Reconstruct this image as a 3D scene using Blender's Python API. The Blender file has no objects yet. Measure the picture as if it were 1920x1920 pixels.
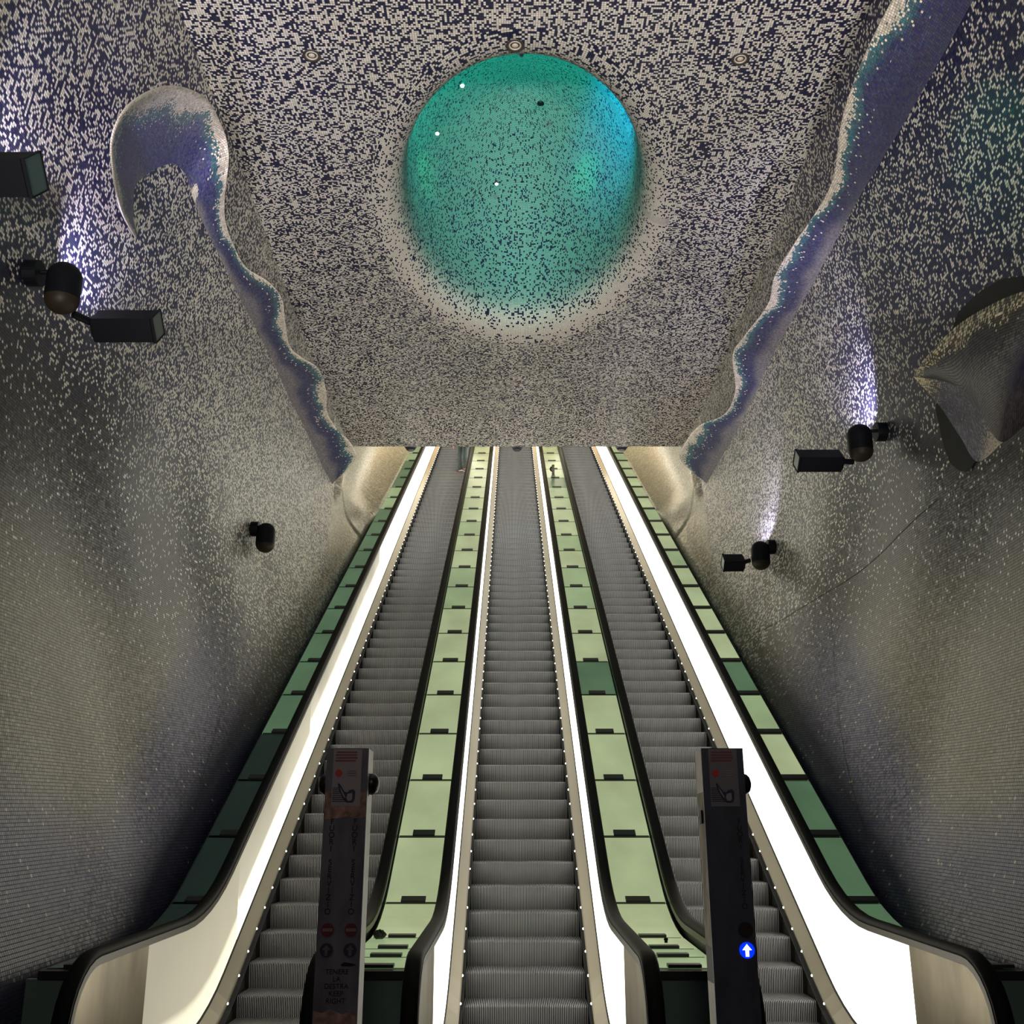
import bpy, bmesh, math, random
from mathutils import Vector, Matrix
random.seed(7)
S = bpy.context.scene
COL = S.collection

# ------------------------------------------------------------------ camera, world, exposure, hall fill lights
PITCH = math.radians(15.96)
cam_d = bpy.data.cameras.new('camera'); cam_d.sensor_width = 36; cam_d.lens = 36
cam_d.clip_start = .05; cam_d.clip_end = 300
cam = bpy.data.objects.new('camera', cam_d); COL.objects.link(cam)
cam.location = (-.11, 0, 1.80); cam.rotation_euler = (math.pi/2 + PITCH, 0, 0)
S.camera = cam
S.view_settings.view_transform = 'Standard'; S.view_settings.look = 'None'
S.view_settings.gamma = 1.0; S.view_settings.use_curve_mapping = False
S.view_settings.exposure = 0.0
S.render.film_transparent = False
W = bpy.data.worlds.new('world'); S.world = W; W.use_nodes = True
W.node_tree.nodes['Background'].inputs[0].default_value = (.75, .8, 1, 1)
W.node_tree.nodes['Background'].inputs[1].default_value = .035


def lamp(name, kind, loc, energy, color, target=None, **kw):
    d = bpy.data.lights.new(name, kind); d.energy = energy; d.color = color
    for k, v in kw.items(): setattr(d, k, v)
    o = bpy.data.objects.new(name, d); COL.objects.link(o); o.location = loc
    if target is not None:
        o.rotation_euler = (Vector(target) - Vector(loc)).to_track_quat('-Z', 'Y').to_euler()
    return o


# added fill: unseen spots brighten the vault, a soft disk lights the sign fronts
for sx in (-1.3, 1.3):
    lamp('ceiling_fill', 'SPOT', (sx, -3.8, .4), 6200, (1, .95, .90), (sx*.3, 9.9, 9.0), spot_size=math.radians(41), spot_blend=.6, shadow_soft_size=.3)
lamp('hall_fill', 'AREA', (0, -3, 6.0), 40, (1, .94, .85), (0, 6, 3.0), shape='DISK', size=1.2)
# warm lamp of the upper landing
lamp('upper_lamp', 'AREA', (0, 35, 16.8), 150, (1, .66, .30), (0, 26, 10.5), shape='RECTANGLE', size=4.5, size_y=2)
for sx in (-1, 1):  # unseen lights added to brighten the tunnel walls
    lamp('tunnel_wall_fill', 'AREA', (sx*1.0, 26.0, 11.85), 20, (1, .93, .74), (sx*3.2, 24.3, 10.4), shape='RECTANGLE', size=3.0, size_y=.4, spread=math.radians(110))


# ------------------------------------------------------------------ helpers
def lin(r, g, b):
    f = lambda c: (c/255/12.92) if c/255 <= .04045 else ((c/255 + .055)/1.055)**2.4
    return (f(r), f(g), f(b))


def ss(a, b, x):
    if a == b: return float(x >= a)
    t = min(1, max(0, (x-a)/(b-a))); return t*t*(3-2*t)


def mixc(a, b, t): return tuple(a[i]*(1-t) + b[i]*t for i in range(3))


def mat(name, col, rough=.5, metal=0, spec=.5, emit=None, es=0, noise=None, bump=0):
    m = bpy.data.materials.new(name); m.use_nodes = True
    nt = m.node_tree; p = nt.nodes['Principled BSDF']
    p.inputs['Base Color'].default_value = (*col, 1); p.inputs['Roughness'].default_value = rough
    p.inputs['Metallic'].default_value = metal; p.inputs['Specular IOR Level'].default_value = spec
    if emit:
        p.inputs['Emission Color'].default_value = (*emit, 1); p.inputs['Emission Strength'].default_value = es
    if noise:      # (scale xyz, dark mult, light mult)
        sc, lo, hi = noise
        tc = nt.nodes.new('ShaderNodeTexCoord'); mp = nt.nodes.new('ShaderNodeMapping'); mp.inputs['Scale'].default_value = sc
        nz = nt.nodes.new('ShaderNodeTexNoise'); nz.inputs['Scale'].default_value = 1; nz.inputs['Detail'].default_value = 4
        mr = nt.nodes.new('ShaderNodeMapRange'); mr.inputs[1].default_value = .3; mr.inputs[2].default_value = .7
        mr.inputs[3].default_value = lo; mr.inputs[4].default_value = hi
        mx = nt.nodes.new('ShaderNodeVectorMath'); mx.operation = 'SCALE'; mx.inputs[0].default_value = col
        nt.links.new(tc.outputs['Object'], mp.inputs[0]); nt.links.new(mp.outputs[0], nz.inputs['Vector'])
        nt.links.new(nz.outputs['Fac'], mr.inputs[0]); nt.links.new(mr.outputs[0], mx.inputs['Scale'])
        nt.links.new(mx.outputs[0], p.inputs['Base Color'])
        if emit:
            me = nt.nodes.new('ShaderNodeMath'); me.operation = 'MULTIPLY'; me.inputs[1].default_value = es
            nt.links.new(mr.outputs[0], me.inputs[0]); nt.links.new(me.outputs[0], p.inputs['Emission Strength'])
        if bump:
            b = nt.nodes.new('ShaderNodeBump'); b.inputs['Strength'].default_value = bump
            nt.links.new(nz.outputs['Fac'], b.inputs['Height']); nt.links.new(b.outputs[0], p.inputs['Normal'])
    return m


def tile_mat(name, T, rough=.28, tilt=.10, clump=.22, clump_scale=.06, clump2=.30, grout=.09, varlo=.72, varhi=1.2, spec=.5):
    """mosaic of small glass tiles: colour attributes cb (ground tile), cl (light tile), float dens (share of light tiles)"""
    m = bpy.data.materials.new(name); m.use_nodes = True; nt = m.node_tree; N = nt.nodes.new; L = nt.links.new
    p = nt.nodes['Principled BSDF']

    def math_(op, a, b=None, c=None):
        n = N('ShaderNodeMath'); n.operation = op
        for i, v in enumerate((a, b, c)):
            if v is None: continue
            if isinstance(v, (int, float)): n.inputs[i].default_value = v
            else: L(v, n.inputs[i])
        return n.outputs[0]

    def vec(op, a, b=None, s=None):
        n = N('ShaderNodeVectorMath'); n.operation = op
        if isinstance(a, tuple): n.inputs[0].default_value = a
        else: L(a, n.inputs[0])
        if b is not None:
            if isinstance(b, tuple): n.inputs[1].default_value = b
            else: L(b, n.inputs[1])
        if s is not None:
            if isinstance(s, (int, float)): n.inputs['Scale'].default_value = s
            else: L(s, n.inputs['Scale'])
        return n.outputs[0]
    uv = N('ShaderNodeUVMap').outputs[0]
    sc = vec('SCALE', uv, s=1.0/T)
    fl = vec('FLOOR', sc); fr = vec('FRACTION', sc)
    wn = N('ShaderNodeTexWhiteNoise'); wn.noise_dimensions = '2D'; L(fl, wn.inputs['Vector'])
    off = vec('ADD', fl, (37.3, 91.7, 0))
    wn2 = N('ShaderNodeTexWhiteNoise'); wn2.noise_dimensions = '2D'; L(off, wn2.inputs['Vector'])
    nz = N('ShaderNodeTexNoise'); nz.noise_dimensions = '2D'; nz.inputs['Scale'].default_value = clump_scale; nz.inputs['Detail'].default_value = 3
    L(fl, nz.inputs['Vector'])
    at = N('ShaderNodeAttribute'); at.attribute_name = 'dens'
    cb = N('ShaderNodeAttribute'); cb.attribute_name = 'cb'
    cl = N('ShaderNodeAttribute'); cl.attribute_name = 'cl'
    nz2 = N('ShaderNodeTexNoise'); nz2.noise_dimensions = '2D'; nz2.inputs['Scale'].default_value = .33; nz2.inputs['Detail'].default_value = 1
    L(fl, nz2.inputs['Vector'])
    cn = math_('ADD', math_('MULTIPLY', math_('SUBTRACT', nz.outputs['Fac'], .5), clump*2), math_('MULTIPLY', math_('SUBTRACT', nz2.outputs['Fac'], .5), clump2*2))
    # clumping acts only where both tones are present
    w = math_('MULTIPLY', math_('MULTIPLY', at.outputs['Fac'], math_('SUBTRACT', 1.0, at.outputs['Fac'])), 4.0)
    d = math_('ADD', at.outputs['Fac'], math_('MULTIPLY', cn, w))
    msk = math_('LESS_THAN', wn.outputs['Value'], d)
    mx = N('ShaderNodeMix'); mx.data_type = 'RGBA'; L(msk, mx.inputs['Factor']); L(cb.outputs['Color'], mx.inputs['A']); L(cl.outputs['Color'], mx.inputs['B'])
    sp = N('ShaderNodeSeparateXYZ'); L(wn2.outputs['Color'], sp.inputs[0])
    mr = N('ShaderNodeMapRange'); L(sp.outputs[0], mr.inputs[0]); mr.inputs[3].default_value = varlo; mr.inputs[4].default_value = varhi
    col = vec('SCALE', mx.outputs['Result'], s=mr.outputs[0])
    # hue drift tile by tile
    hue = N('ShaderNodeHueSaturation'); L(col, hue.inputs['Color'])
    L(math_('ADD', math_('MULTIPLY', sp.outputs[1], .05), .475), hue.inputs['Hue'])
    L(math_('ADD', math_('MULTIPLY', sp.outputs[2], .5), .75), hue.inputs['Saturation'])
    fx = N('ShaderNodeSeparateXYZ'); L(fr, fx.inputs[0])
    ex = math_('ABSOLUTE', math_('SUBTRACT', fx.outputs[0], .5)); ey = math_('ABSOLUTE', math_('SUBTRACT', fx.outputs[1], .5))
    g = math_('GREATER_THAN', math_('MAXIMUM', ex, ey), .5-grout)
    gm = N('ShaderNodeMix'); gm.data_type = 'RGBA'; L(g, gm.inputs['Factor']); L(hue.outputs[0], gm.inputs['A'])
    gc = vec('SCALE', hue.outputs[0], s=.30); L(gc, gm.inputs['B'])
    L(gm.outputs['Result'], p.inputs['Base Color'])
    ro = math_('ADD', rough, math_('MULTIPLY', g, .4)); L(ro, p.inputs['Roughness'])
    p.inputs['Specular IOR Level'].default_value = spec
    geo = N('ShaderNodeNewGeometry')
    tl = vec('SCALE', vec('SUBTRACT', wn2.outputs['Color'], (.5, .5, .5)), s=tilt)
    nn = vec('NORMALIZE', vec('ADD', geo.outputs['Normal'], tl)); L(nn, p.inputs['Normal'])
    return m


def link(name, me, m=None, parent=None):
    o = bpy.data.objects.new(name, me); COL.objects.link(o)
    if m is not None:
        for k in (m if isinstance(m, (list, tuple)) else [m]): me.materials.append(k)
    if parent is not None: o.parent = parent
    return o


class MB:
    def __init__(s): s.v = []; s.f = []; s.mi = []

    def face(s, pts, mi=0):
        b = len(s.v); s.v += [tuple(p) for p in pts]; s.f.append(tuple(range(b, b+len(pts)))); s.mi.append(mi); return s

    def box(s, x0, x1, y0, y1, z0, z1, mi=0):
        b = len(s.v)
        s.v += [(x, y, z) for z in (z0, z1) for y in (y0, y1) for x in (x0, x1)]
        for f in ((0, 2, 3, 1), (4, 5, 7, 6), (0, 1, 5, 4), (2, 6, 7, 3), (0, 4, 6, 2), (1, 3, 7, 5)):
            s.f.append(tuple(b+i for i in f)); s.mi.append(mi)
        return s

    def hexa(s, p, mi=0):      # 8 points, bottom ring 4 then top ring 4
        b = len(s.v); s.v += [tuple(q) for q in p]
        for f in ((3, 2, 1, 0), (4, 5, 6, 7), (0, 1, 5, 4), (1, 2, 6, 5), (2, 3, 7, 6), (3, 0, 4, 7)):
            s.f.append(tuple(b+i for i in f)); s.mi.append(mi)
        return s

    def grid(s, rows, mi=0, closed=False, flip=False):
        b = len(s.v); n = len(rows[0])
        for r in rows: s.v += [tuple(p) for p in r]
        for i in range(len(rows)-1):
            for j in range(n if closed else n-1):
                k = (j+1) % n
                q = (b+i*n+j, b+i*n+k, b+(i+1)*n+k, b+(i+1)*n+j)
                s.f.append(q[::-1] if flip else q); s.mi.append(mi)
        return s

    def cap(s, pts, mi=0): return s.face(pts, mi)

    def lathe(s, prof, seg=24, M=None, mi=0):   # prof (r,z) around Z
        rows = []
        for r, z in prof:
            rows.append([(r*math.cos(2*math.pi*j/seg), r*math.sin(2*math.pi*j/seg), z) for j in range(seg)])
        if M is not None: rows = [[tuple(M @ Vector(p)) for p in r] for r in rows]
        return s.grid(rows, mi, closed=True)

    def tube(s, pts, r, seg=10, mi=0, caps=True):
        rows = []
        for i, p in enumerate(pts):
            a = Vector(pts[max(0, i-1)]); c = Vector(pts[min(len(pts)-1, i+1)]); t = (c-a).normalized()
            u = t.cross(Vector((0, 0, 1)));
            if u.length < 1e-3: u = t.cross(Vector((1, 0, 0)))
            u.normalize(); w = u.cross(t); rr = r[i] if isinstance(r, (list, tuple)) else r
            rows.append([Vector(p) + rr*(math.cos(2*math.pi*j/seg)*u + math.sin(2*math.pi*j/seg)*w) for j in range(seg)])
        s.grid(rows, mi, closed=True)
        if caps: s.face(rows[0][::-1], mi); s.face(rows[-1], mi)
        return s

    def mesh(s, name, smooth=False):
        me = bpy.data.meshes.new(name); me.from_pydata(s.v, [], s.f)
        me.polygons.foreach_set('material_index', s.mi)
        if smooth: me.polygons.foreach_set('use_smooth', [True]*len(s.f))
        me.update(); return me

    def obj(s, name, m, parent=None, smooth=False, weld=False):
        me = s.mesh(name, smooth)
        if weld:
            bm = bmesh.new(); bm.from_mesh(me); bmesh.ops.remove_doubles(bm, verts=bm.verts, dist=1e-5)
            bmesh.ops.recalc_face_normals(bm, faces=bm.faces); bm.to_mesh(me); bm.free()
        return link(name, me, m, parent)


def thing(name, label, cat, loc=(0, 0, 0), rot=(0, 0, 0), group=None):
    o = bpy.data.objects.new(name, None); COL.objects.link(o); o.location = loc; o.rotation_euler = rot
    o.empty_display_size = .1
    return tag(o, label, cat, group)


def tag(o, label, cat, group=None):
    o['label'] = label; o['category'] = cat
    if group: o['group'] = group
    return o


def struct(o): o['kind'] = 'structure'; return o


# ------------------------------------------------------------------ escalator slope and vault shape
YB = 8.52; T30 = math.tan(math.radians(30)); R0 = 2.3
YA = YB - R0*math.tan(math.radians(15)); YC = YA + R0*.5
YTOP = 37.0


def zs(y):
    if y < YA: return 0.
    if y < YC: return R0 - math.sqrt(R0*R0 - (y-YA)**2)
    return (y-YB)*T30


def ys_path(y0, y1):
    ys = [y0]
    if y0 < YA < y1: ys.append(YA)
    for i in range(1, 7):
        y = YA + (YC-YA)*i/6
        if y0 < y < y1: ys.append(y)
    y = YC + 2.5
    while y < y1 - 1.0:
        if y > y0: ys.append(y)
        y += 2.5
    ys.append(y1)
    return ys


ZC = 9.0; YL = 20.2


def bound_y(z): return 18.3 + (z-7.56)*1.13


def wallx(y, z):
    zb = zs(y) + .88
    zt = ZC if y < 19.9 else max(ZC, zs(y)+2.3)
    s = (z-zb)/(zt-zb)
    xt = 3.24 + .25*ss(7.5, 18, y)
    B = .70 - .42*ss(9.5, 18.5, y)
    if s < 0: return 2.92
    s = min(s, 1)
    return 2.92 + (xt-2.92)*s + B*math.sin(math.pi*s**.8)


def wallx2(y, z):
    x = wallx(y, z)
    h = z - zs(y) - .88
    x += .035*math.sin(y*2.1 + z*.9)*ss(.3, 1.5, h)*ss(6.5, 5, z)*ss(15, 12, y)
    x -= .10*ss(bound_y(z), bound_y(z)+.15, y)*ss(6.9, 7.5, z)
    return x


def attrs(me, cb, cl, dens):
    for n, data in (('cb', cb), ('cl', cl)):
        a = me.attributes.new(n, 'FLOAT_COLOR', 'POINT')
        flat = []
        for c in data: flat += [c[0], c[1], c[2], 1.0]
        a.data.foreach_set('color', flat)
    a = me.attributes.new('dens', 'FLOAT', 'POINT'); a.data.foreach_set('value', list(dens))


def set_uv(me, uvs):    # per vertex uvs
    ul = me.uv_layers.new(name='UVMap')
    idx = [0]*len(me.loops); me.loops.foreach_get('vertex_index', idx)
    flat = []
    for i in idx: flat += uvs[i]
    ul.data.foreach_set('uv', flat)


M_WALL = tile_mat('wall_mosaic', .0245, rough=.36, tilt=.12, clump=.16, clump_scale=.035, spec=.42)
M_CEIL = tile_mat('ceiling_mosaic', .0235, rough=.38, tilt=.06, clump=.20, clump_scale=.09, varlo=.8, varhi=1.12)
M_DOME = tile_mat('light_well_mosaic', .0235, rough=.55, tilt=.03, clump=.10, clump_scale=.08, varlo=.9, varhi=1.08, spec=.12)
M_FIN = tile_mat('fin_mosaic', .026, rough=.34, tilt=.16, clump=.25, clump_scale=.12, varlo=.55, varhi=1.3, spec=.25)
M_WAVE = tile_mat('wave_mosaic', .024, rough=.26, tilt=.22, clump=.25, clump_scale=.12, varlo=.7, varhi=1.25)

NAVY = (.022, .022, .072); CHAR = (.026, .026, .029); TAUPE = (.225, .20, .15); VIOLET = (.058, .056, .115)
CREAM = (.64, .60, .52); FARB = (.17, .16, .14)
TUNB = (.40, .375, .275); TUNL = (.60, .57, .44)


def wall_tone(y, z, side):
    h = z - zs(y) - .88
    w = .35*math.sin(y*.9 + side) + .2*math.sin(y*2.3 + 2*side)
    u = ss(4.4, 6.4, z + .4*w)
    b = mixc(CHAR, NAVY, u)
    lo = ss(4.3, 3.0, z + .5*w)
    b = mixc(b, TAUPE, lo)  # taupe tiles, lightened so the warm sheen is in their colour
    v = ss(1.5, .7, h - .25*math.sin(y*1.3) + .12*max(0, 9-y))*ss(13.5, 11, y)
    b = mixc(b, VIOLET, v)  # violet tiles by the deck, darkened to paint in shade at the wall foot
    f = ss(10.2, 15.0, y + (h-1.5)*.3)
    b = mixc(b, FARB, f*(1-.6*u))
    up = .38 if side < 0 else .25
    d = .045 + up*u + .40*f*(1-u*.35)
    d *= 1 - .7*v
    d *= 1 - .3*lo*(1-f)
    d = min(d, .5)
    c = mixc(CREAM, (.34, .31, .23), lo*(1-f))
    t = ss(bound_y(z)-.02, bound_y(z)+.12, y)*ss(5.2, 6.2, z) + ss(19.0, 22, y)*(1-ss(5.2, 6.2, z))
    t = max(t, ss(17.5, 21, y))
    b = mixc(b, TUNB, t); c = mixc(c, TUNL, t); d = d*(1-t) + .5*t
    return b, c, d


def build_wall(side):
    ny = 330; nz = 76
    ys = [-4 + (44-(-4))*i/ny for i in range(ny+1)]
    ys = sorted(ys + [18.3, 18.4, 18.2, 17.9, 18.0, 18.1])
    rows = []; uv = []; cb = []; cl = []; de = []
    for y in ys:
        zb = max(-.02, zs(y) - .6); zt = ZC+.02 if y < YL else max(ZC+.02, ZC + (y-YL)*T30 + .1)
        r = []; v = 0; prev = None
        for j in range(nz+1):
            t = j/nz; z = zb + (zt-zb)*t
            x = wallx2(y, min(z, ZC if y < YL else z))
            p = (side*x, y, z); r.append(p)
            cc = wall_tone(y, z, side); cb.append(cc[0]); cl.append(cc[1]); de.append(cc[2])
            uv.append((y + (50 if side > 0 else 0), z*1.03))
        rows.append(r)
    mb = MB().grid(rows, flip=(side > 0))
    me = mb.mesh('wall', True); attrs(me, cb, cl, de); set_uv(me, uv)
    return struct(link('wall_left' if side < 0 else 'wall_right', me, M_WALL))


build_wall(-1); build_wall(1)

# ---- ceiling with elliptical opening
DC = (.02, 11.72); DRX, DRY = 1.50, 2.80
RH0 = 1.26
CEB = (.017, .016, .050); CEC = (.60, .555, .50)


def ceiling():
    seg = 128; rings = 26
    mb = MB(); rows = []; cb = []; cl = []; de = []; uv = []
    for i in range(rings+1):
        t = i/rings; r = []
        for j in range(seg):
            a = 2*math.pi*j/seg
            ca, sa = math.cos(a), math.sin(a)
            ex, ey = DC[0] + DRX*RH0*ca, DC[1] + DRY*RH0*sa
            # point on rectangle border
            x0, x1, y0, y1 = -3.75, 3.75, -4.0, YL
            dx, dy = DRX*ca, DRY*sa
            k = 1e9
            if dx > 1e-9: k = min(k, (x1-DC[0])/dx)
            if dx < -1e-9: k = min(k, (x0-DC[0])/dx)
            if dy > 1e-9: k = min(k, (y1-DC[1])/dy)
            if dy < -1e-9: k = min(k, (y0-DC[1])/dy)
            bx, by = DC[0]+dx*k, DC[1]+dy*k
            x, y = ex+(bx-ex)*t, ey+(by-ey)*t
            r.append((x, y, ZC))
            rho = math.hypot((x-DC[0])/DRX, (y-DC[1])/DRY)
            d = .54 + .14*ss(1.42, 1.27, rho)*(.5+.5*(y-DC[1])/DRY/max(rho, .01))
            cb.append(CEB); cl.append(CEC); de.append(d); uv.append((x+20, y+20))
        rows.append(r)
    mb.grid(rows, closed=True)
    me = mb.mesh('ceiling', True); attrs(me, cb, cl, de); set_uv(me, uv)
    struct(link('ceiling', me, M_CEIL))
    # corners of the rectangle cut by the fan
    mt = MB()
    # slab edge above the escalators and the sloping soffit beyond it
    mt.face([(-3.8, YL, ZC), (3.8, YL, ZC), (3.8, YL, ZC+.06), (-3.8, YL, ZC+.06)])
    mt.face([(-3.8, YL, ZC+.06), (3.8, YL, ZC+.06), (3.8, 44, ZC+.06+(44-YL)*T30), (-3.8, 44, ZC+.06+(44-YL)*T30)])
    struct(mt.obj('ceiling', mat('soffit_plaster', (.55, .50, .38), .6, noise=((2, 2, 2), .9, 1.08))))


ceiling()

M_DARK = mat('black_paint', (.0035, .004, .006), .5, spec=.12)
M_DARKB = mat('dark_base', (.012, .016, .016), .5)

# ---- floor of the lower landing and end of the shaft
fl = MB().box(-3.4, 3.4, -4, 8.1, -.12, -.02)
struct(fl.obj('floor', mat('dark_stone_floor', (.035, .035, .04), .35, noise=((6, 6, 6), .8, 1.15))))


# ---- domed light well
def dome():
    prof = [(1.26, 0), (1.20, .010), (1.15, .035), (1.11, .075), (1.075, .13), (1.045, .20), (1.02, .30), (1.005, .42), (.995, .60),
            (.98, .85), (.95, 1.12), (.90, 1.42), (.83, 1.72), (.74, 2.0), (.62, 2.24), (.47, 2.44), (.30, 2.57), (.14, 2.63), (.02, 2.65)]
    seg = 128; rows = []; cb = []; cl = []; de = []; uv = []
    arc = 0; prev = None; ell = [0]
    for j in range(1, seg):
        a = 2*math.pi*(j-.5)/seg; ell.append(ell[-1] + math.hypot(DRX*math.sin(a), DRY*math.cos(a))*2*math.pi/seg)
    for k, (rho, h) in enumerate(prof):
        if prev: arc += math.hypot((rho-prev[0])*2.0, h-prev[1])
        prev = (rho, h); r = []
        for j in range(seg):
            a = 2*math.pi*j/seg; x = DC[0]+DRX*rho*math.cos(a); y = DC[1]+DRY*rho*math.sin(a)
            r.append((x, y, ZC+h))
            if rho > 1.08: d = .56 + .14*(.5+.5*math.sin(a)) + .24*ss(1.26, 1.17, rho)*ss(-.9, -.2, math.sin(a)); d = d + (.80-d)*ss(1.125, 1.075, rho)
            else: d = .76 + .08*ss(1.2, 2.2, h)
            cb.append((.020, .022, .055)); cl.append(mixc(CEC, (.17, .27, .25), ss(1.06, .985, rho))); de.append(d)  # light tiles tinted teal inside, green glow put into their colour
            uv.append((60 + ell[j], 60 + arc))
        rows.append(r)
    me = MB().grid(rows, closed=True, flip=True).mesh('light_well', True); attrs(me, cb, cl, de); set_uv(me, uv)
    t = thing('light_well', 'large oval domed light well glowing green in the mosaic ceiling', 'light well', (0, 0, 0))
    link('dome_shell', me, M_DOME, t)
    # ventilation hole high in the bowl
    return t


dome_t = dome()
lamp('well_light', 'SPOT', (-.1, 9.36, 9.95), 800, (.0, .80, .58), (-.1, 10.05, 10.72), spot_size=math.radians(132), spot_blend=.45, shadow_soft_size=.1)
lamp('well_light', 'SPOT', (.72, 9.75, 10.15), 1100, (.0, .42, 1.0), (1.36, 11.3, 10.55), spot_size=math.radians(50), spot_blend=1, shadow_soft_size=.1)

for tx, ty, tz, e in ((1.24, 14.0, 10.9, 700), (-1.48, 12.8, 10.3, 420)):  # added narrow spots standing in for green reflections in the bowl
    lamp('well_light', 'SPOT', (-.1, 9.36, 9.97), e, (.0, 1.0, .30), (tx, ty, tz), spot_size=math.radians(10), spot_blend=1, shadow_soft_size=.05)

# ------------------------------------------------------------------ materials of the escalators
M_RIB = mat('ribbed_aluminium', (.27, .272, .28), .45, metal=.2, noise=((3, 3, 3), .75, 1.15))
M_GROOVE = mat('step_groove', (.008, .008, .008), .7, spec=.2)
M_SKIRT = mat('dark_skirt', (.030, .028, .026), .35, metal=.3)
M_BRUSH = mat('skirt_brush', (.012, .012, .012), .8)
M_STEEL = mat('satin_steel', (.23, .205, .155), .42, metal=.6, noise=((.7, .7, .7), .85, 1.1))
M_NEWEL = mat('brushed_steel', (.22, .19, .135), .34, metal=.85, noise=((5, 3.2, 1.6), .6, 1.3))
M_RUBBER = mat('black_rubber', (.008, .008, .0075), .6, spec=.14)
M_GUIDE = mat('grey_rail_guide', (.07, .065, .055), .4, metal=.4)
M_GLASSF = mat('dark_front_glass', (.20, .29, .25), .3, spec=.5)
M_CLIP = mat('deck_clip', (.045, .050, .045), .4, metal=.4)


def light_mat(name, es, col=(1, .95, .80), lo=.9, hi=1.1, grad=((0, 1), (1, 1))):
    """back lit panel; grad = strength over the panel height (the tube sits behind the lower edge)"""
    m = mat(name, (.22, .21, .17), .35, emit=col, es=es, noise=((.5, .7, .7), lo, hi))
    nt = m.node_tree; p = nt.nodes['Principled BSDF']; src = p.inputs['Emission Strength'].links[0].from_socket
    uv = nt.nodes.new('ShaderNodeUVMap'); sp = nt.nodes.new('ShaderNodeSeparateXYZ'); nt.links.new(uv.outputs[0], sp.inputs[0])
    cr = nt.nodes.new('ShaderNodeValToRGB'); nt.links.new(sp.outputs[1], cr.inputs[0])
    while len(cr.color_ramp.elements) < len(grad): cr.color_ramp.elements.new(.5)
    for e, (q, v) in zip(cr.color_ramp.elements, grad): e.position = q; e.color = (v, v, v, 1)
    mm = nt.nodes.new('ShaderNodeMath'); mm.operation = 'MULTIPLY'; nt.links.new(src, mm.inputs[0]); nt.links.new(cr.outputs[0], mm.inputs[1])
    nt.links.new(mm.outputs[0], p.inputs['Emission Strength']); return m


LIT = light_mat('lit_panel', 3.4, grad=((0, 1), (.7, .9), (1, .5)))
LITW = light_mat('lit_panel_strong', 3.8, (1, .97, .86), grad=((0, 1), (.75, .9), (1, .45)))
LITM = light_mat('lit_panel_soft', 3.2, (1, .93, .74), .75, 1.25, grad=((0, .8), (.35, .8), (.62, .16), (1, .085)))
LITN = light_mat('lit_panel_mid', 3.2, (1, .93, .72), .85, 1.15, grad=((0, .8), (.30, .7), (.44, .14), (1, .09)))
LITD = light_mat('lit_panel_dim', 1.0, (1, .93, .70), .9, 1.1, grad=((0, 1.0), (.22, .85), (.30, .36), (1, .30)))
LED = mat('led', (.9, .9, .9), .4, emit=(1, .98, .92), es=9)


def green_mat(name, c, es): return mat(name, (.07, .11, .085), .30, spec=.2, emit=c, es=es, noise=((1.6, 1.1, 1.1), .82, 1.14))


GA = green_mat('deck_glass_bright', lin(170, 182, 138), .85)
GB = green_mat('deck_glass_mid', lin(148, 168, 124), .82)
GC_ = green_mat('deck_glass_low', lin(82, 112, 82), .75)
GD = green_mat('deck_glass_off', lin(28, 46, 44), .25)
GY = green_mat('deck_glass_warm', lin(180, 174, 112), .85)


# ------------------------------------------------------------------ steps
def step_mesh():
    n = 68; pitch = 1.0/n; rib = pitch*.50; dp = .010
    path = [(.41, -.004, 0, 1), (.03, 0, 0, 1), (.006, -.004, -.5, .85), (0, -.016, -1, 0), (.004, -.06, -1, 0), (.012, -.11, -1, 0), (.024, -.16, -1, 0), (.04, -.215, -1, 0)]
    mb = MB()
    for k in range(n):
        x0 = -.5 + k*pitch + pitch*.24; x1 = x0+rib; x2 = -.5 + (k+1)*pitch + pitch*.24
        if k == n-1: x2 = .5
        top = [(x0, y, z) for y, z, ny, nz in path]; top2 = [(x1, y, z) for y, z, ny, nz in path]
        lo = [(x1, y-ny*dp, z-nz*dp) for y, z, ny, nz in path]; lo2 = [(x2, y-ny*dp, z-nz*dp) for y, z, ny, nz in path]
        lo0 = [(x0, y-ny*dp, z-nz*dp) for y, z, ny, nz in path]
        mb.grid([top, top2], 0, flip=True); mb.grid([top2, lo], 1, flip=True); mb.grid([lo, lo2], 1, flip=True); mb.grid([lo0, top], 1, flip=True)
    # dark side cheeks
    for a, b in ((-.535, -.5+pitch*.24), (.5, .535)):
        mb.grid([[(a, y, z-.002) for y, z, ny, nz in path], [(b, y, z-.002) for y, z, ny, nz in path]], 1, flip=True)
    me = mb.mesh('step'); me.materials.append(M_RIB); me.materials.append(M_GROOVE)
    return me


STEP = step_mesh()
dm = MB().lathe([(.009, 0), (.008, .005), (.005, .008), (.0005, .009)], 8)
LEDM = dm.mesh('led'); LEDM.materials.append(LED)


def strip(mb, prof, ys, mi=0):
    """prof: list of (x, dz) ; swept along slope"""
    mb.grid([[(x, y, zs(y)+dz) for y in ys] for x, dz in prof], mi)
    return mb


def rail_loop():
    """centre line (y,z, ny,nz) of handrail: slope, flat, round the newel, back under"""
    p = []
    for y in reversed(ys_path(6.30, YTOP)):
        s = (zs(y+.01)-zs(y-.01))/.02; l = math.hypot(1, s)
        p.append((y, zs(y)+.985, -s/l, 1/l))
    cy, cz, r = 6.30, .985-.37, .37
    for i in range(1, 15):
        a = math.pi/2 + math.pi*i/14
        p.append((cy+r*math.cos(a), cz+r*math.sin(a), math.cos(a), math.sin(a)))
    p.append((6.9, cz-r, 0, -1))
    return p


RAIL = rail_loop()


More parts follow.
